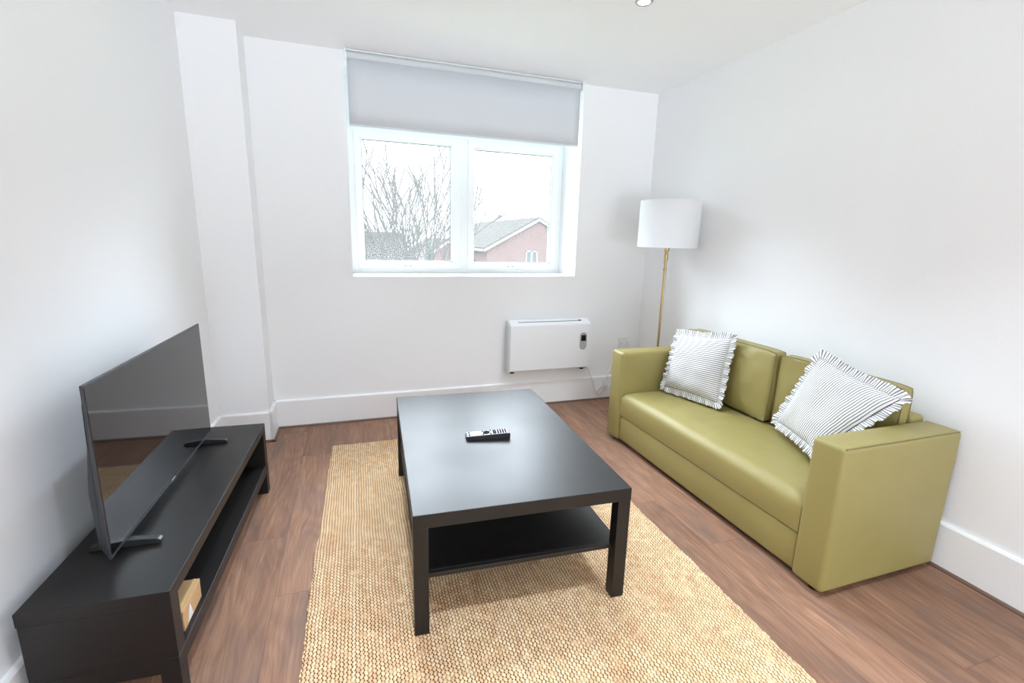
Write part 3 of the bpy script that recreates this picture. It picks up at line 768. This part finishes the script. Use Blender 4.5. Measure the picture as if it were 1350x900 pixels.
# ------------------------------------------------------------------ outside
GZ = -4.6
bm = B(); box(bm, -60, 90, YB+.6, 130, GZ-.2, GZ); g = obj('ground', bm, M['grass']); g['kind'] = 'structure'
def house(label, x0, x1, y0, y1, eave, ridge, roofmat, along='y', windows=(), pt=.0):
    t = thing('house', label, 'house', ((x0+x1)/2, (y0+y1)/2, GZ))
    cx, cy = (x0+x1)/2, (y0+y1)/2; a, b = (x1-x0)/2, (y1-y0)/2; e, r_ = eave-GZ, ridge-GZ
    bm = B()
    if along == 'y': prism(bm, [(-a, 0), (a, 0), (a, e), (0, r_), (-a, e)], 1, -b, b)
    else: prism(bm, [(-b, 0), (b, 0), (b, e), (0, r_), (-b, e)], 0, -a, a)
    obj('walls', bm, M['brick'], t)
    w = a if along == 'y' else b; ln = b if along == 'y' else a
    s = (r_-e)/w; ov = .25; th = .14
    bm = B(); ax = 1 if along == 'y' else 0
    for sg in (-1, 1):
        prism(bm, [(0, r_+.02), (sg*(w+ov), e-s*ov+.02), (sg*(w+ov), e-s*ov+th), (0, r_+th+.02)], ax, -ln-.12, ln+.12)
    obj('roof', bm, roofmat, t)
    bm = B()
    for sg in (-1, 1): prism(bm, [(0, r_-.12), (sg*(w+ov), e-s*ov-.14), (sg*(w+ov), e-s*ov+.04), (0, r_+.06)], ax, -ln-.16, -ln-.121)
    obj('bargeboard', bm, M['white_trim'], t)
    for sg in (-1, 1):
        bm = B(); q = sg*(w+ov+.06)
        if along == 'y': box(bm, q-.06, q+.06, -ln, ln, e-s*ov-.10, e-s*ov+.04)
        else: box(bm, -ln, ln, q-.06, q+.06, e-s*ov-.10, e-s*ov+.04)
        obj('gutter', bm, M['white_trim'], t)
    for wx, wz, ww, wh in windows:
        bm = B(); X, Z = wx-cx, wz-GZ
        f_ = .09
        box(bm, X-ww/2, X-ww/2+f_, -b-.05, -b+.05, Z-wh/2, Z+wh/2); box(bm, X+ww/2-f_, X+ww/2, -b-.05, -b+.05, Z-wh/2, Z+wh/2)
        box(bm, X-ww/2, X+ww/2, -b-.05, -b+.05, Z-wh/2, Z-wh/2+f_); box(bm, X-ww/2, X+ww/2, -b-.05, -b+.05, Z+wh/2-f_, Z+wh/2); box(bm, X-.06, X+.06, -b-.05, -b+.05, Z-wh/2, Z+wh/2)
        fr_ = obj('house_window', bm, M['white_trim'], t)
        bm = B(); box(bm, X-ww/2+.02, X+ww/2-.02, -b-.02, -b+.03, Z-wh/2+.02, Z+wh/2-.02); obj('house_pane', bm, M['house_glass'], fr_)
    return t
house('red brick house with grey tiled roof and gable seen through the right pane', 8.45, 15.4, 30, 46, .72, 2.60, M['tiles'], 'y', [(11.5, .10, .85, .95)])
house('long dark tiled roof of a house seen low in the left pane', -9, 4.1, 34, 44, -1.3, 1.42, M['tiles_dark'], 'x')
house('small red brick gabled house seen behind the tree in the left pane', 5.0, 8.0, 33, 43, .02, 1.05, M['tiles'], 'y')

# bare tree
tree = thing('bare_tree', 'bare winter tree with many upright branches outside the window', 'tree', (1.35, 12.2, GZ))
def grow(bm, p, d, ln, rad, lvl):
    pts = [p.copy()]; rs = [rad]; n = 8; kids = []
    for i in range(n):
        d = (d+Vector((random.uniform(-.07, .07), random.uniform(-.07, .07), random.uniform(-.03, .05)))).normalized()
        p = p+d*ln/n; pts.append(p.copy()); rs.append(max(.0122, rad*(1-.72*(i+1)/n)))
        if lvl > 0 and 2 <= i < n-1 and random.random() < (.62 if lvl > 1 else .5): kids.append((p.copy(), d.copy(), i))
    tube(bm, pts, rs, 6, cap=False)
    for kp, kd, i in kids:
        s = Vector((random.choice((-1, 1))*random.uniform(.4, 1), random.uniform(-.7, .7), random.uniform(0, .4))).normalized()
        grow(bm, kp, (kd+s*random.uniform(.3, .62)).normalized(), min(ln*random.uniform(.3, .5), (n-i+.4)*ln/n), max(.0122, rs[i]*.62), lvl-1)
bm = B(); tube(bm, [(0, 0, 0), (.03, 0, 1.2), (0, .02, 2.4), (0, 0, 3.2)], [.22, .18, .16, .15], 12); obj('trunk', bm, M['bark'], tree, True)
bm = B()
aims = [(-1.0, 2.72), (-.85, 2.3), (-.72, 2.45), (-.52, 2.35), (-.40, 2.5), (-.22, 2.45), (-.05, 2.6), (.08, 2.4), (.2, 2.55), (.34, 2.4), (.5, 2.55), (.66, 2.6), (.82, 2.62), (.98, 2.1), (1.2, 2.2), (1.45, 2.0), (1.75, 1.75), (2.15, 1.85), (2.6, 1.45), (-1.1, 1.9), (-.98, 1.45), (-.7, 1.7), (.6, 1.8), (-.2, 1.8)]
for ax_, az_ in aims:
    st = Vector((ax_*.12, random.uniform(-.1, .1), 3.0+random.uniform(0, .25))); tgt = Vector((ax_, random.uniform(-.9, .9), az_-GZ-.12))
    v = tgt-st; grow(bm, st, (v+Vector((-ax_*.25, 0, .3))).normalized(), v.length*1.0, .028, 2)
obj('branches', bm, M['bark'], tree, True)

def bush(name, label, cat, x, y, top, rx, ry, nleaf, mat, leaf=.05, z0=GZ, stem=M['bark']):
    t = thing(name, label, cat, (x, y, z0))
    bm = B()
    for k in range(nleaf):
        while True:
            q = Vector((random.uniform(-1, 1), random.uniform(-1, 1), random.uniform(-1, 1)))
            if q.length < 1: break
        q = q*(.75+.25*random.random())
        hgt = top-z0; c = Vector((q.x*rx, q.y*ry, hgt*.5+q.z*hgt*.5))
        a = Vector((random.uniform(-1, 1), random.uniform(-1, 1), random.uniform(-1, 1))).normalized(); b = a.orthogonal().normalized()
        s = leaf*random.uniform(.6, 1.3)
        vs = [bm.verts.new(c+a*s), bm.verts.new(c+b*s*.45), bm.verts.new(c-a*s), bm.verts.new(c-b*s*.45)]
        bm.faces.new(vs)
    obj('foliage', bm, mat, t)
    bm = B(); tube(bm, [(0, 0, 0), (0, 0, (top-z0)*.6)], [.08, .03], 8); obj('stem', bm, stem, t)
    return t
bush('evergreen_shrub', 'narrow green evergreen standing beside the bare tree outside', 'shrub', 1.66, 10.45, 1.26, .14, .15, 9000, M['leaf'], .05)
bush('hedge_shrub', 'pale twiggy undergrowth behind the foot of the bare tree', 'shrub', 1.10, 13.9, 1.16, .85, .4, 6500, M['twig'], .05)

# ------------------------------------------------------------------ light
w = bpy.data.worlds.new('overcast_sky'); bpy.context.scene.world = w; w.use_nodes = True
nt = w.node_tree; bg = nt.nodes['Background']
# overcast sky: dimmed at the horizon so branches show, brighter overhead; fill glow added below
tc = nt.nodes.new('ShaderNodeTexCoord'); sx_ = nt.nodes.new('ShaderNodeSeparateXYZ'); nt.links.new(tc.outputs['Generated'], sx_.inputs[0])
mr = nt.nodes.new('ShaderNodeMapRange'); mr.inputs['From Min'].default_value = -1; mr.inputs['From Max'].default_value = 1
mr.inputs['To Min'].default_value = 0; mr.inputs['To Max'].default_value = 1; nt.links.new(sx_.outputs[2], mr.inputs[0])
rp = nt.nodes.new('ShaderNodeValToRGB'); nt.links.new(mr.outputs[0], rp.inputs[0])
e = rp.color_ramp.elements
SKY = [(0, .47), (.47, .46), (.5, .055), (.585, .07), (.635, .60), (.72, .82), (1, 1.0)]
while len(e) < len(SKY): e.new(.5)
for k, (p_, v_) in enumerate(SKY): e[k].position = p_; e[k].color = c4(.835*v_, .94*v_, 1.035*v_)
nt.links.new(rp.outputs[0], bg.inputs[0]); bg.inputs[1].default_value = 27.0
def portal(name, loc, sx, sy, rot):
    l = bpy.data.lights.new(name, 'AREA'); l.shape = 'RECTANGLE'; l.size = sx; l.size_y = sy; l.cycles.is_portal = True
    o = bpy.data.objects.new(name, l); C.objects.link(o); o.location = loc; o.rotation_euler = rot
portal('window_daylight', ((WX0+WX1)/2, YF+.09, (SILL+HEAD)/2), WX1-WX0, HEAD-SILL, (-PI/2, 0, 0))
portal('added_window_daylight', ((RX0+RX1)/2, YR-.15, (RZ0+RZ1)/2), RX1-RX0, RZ1-RZ0, (PI/2, 0, 0))  # portal for the added, unseen window
for x, y in LIGHTS:  # one real downlight, the others added as unseen fill lamps
    l = bpy.data.lights.new('downlight_and_fill_lamp', 'AREA'); l.shape = 'DISK'; l.size = .085; l.energy = 6; l.color = (.80, .94, 1.12); l.spread = math.radians(85)
    o = bpy.data.objects.new('downlight_and_fill_lamp', l); C.objects.link(o); o.location = (x, y, H-.011)

# ------------------------------------------------------------------ camera
cam = bpy.data.cameras.new('camera'); cam.sensor_width = 36; cam.lens = 627.804/1350*36; cam.clip_end = 300; cam.clip_start = .02
co = bpy.data.objects.new('camera', cam); C.objects.link(co)
yaw, pitch, roll, ch = .330355834, .212726434, .0257094887, 1.32979081
cyw, syw, cp_, sp_ = math.cos(yaw), math.sin(yaw), math.cos(pitch), math.sin(pitch)
f = Vector((syw*cp_, cyw*cp_, -sp_)); r0 = Vector((cyw, -syw, 0)); u0 = r0.cross(f)
rr = r0*math.cos(roll)+u0*math.sin(roll); uu = -r0*math.sin(roll)+u0*math.cos(roll)
co.matrix_world = Matrix(((rr.x, uu.x, -f.x, 0), (rr.y, uu.y, -f.y, 0), (rr.z, uu.z, -f.z, ch), (0, 0, 0, 1)))
sc = bpy.context.scene; sc.camera = co
vs = sc.view_settings; vs.view_transform = 'Standard'; vs.look = 'None'; vs.gamma = 1; vs.use_curve_mapping = False; vs.exposure = 0.17
sc.cycles.max_bounces = 16; sc.cycles.diffuse_bounces = 10; sc.cycles.glossy_bounces = 6; sc.cycles.transparent_max_bounces = 16
sc.cycles.use_denoising = True; sc.cycles.sample_clamp_indirect = 8.0
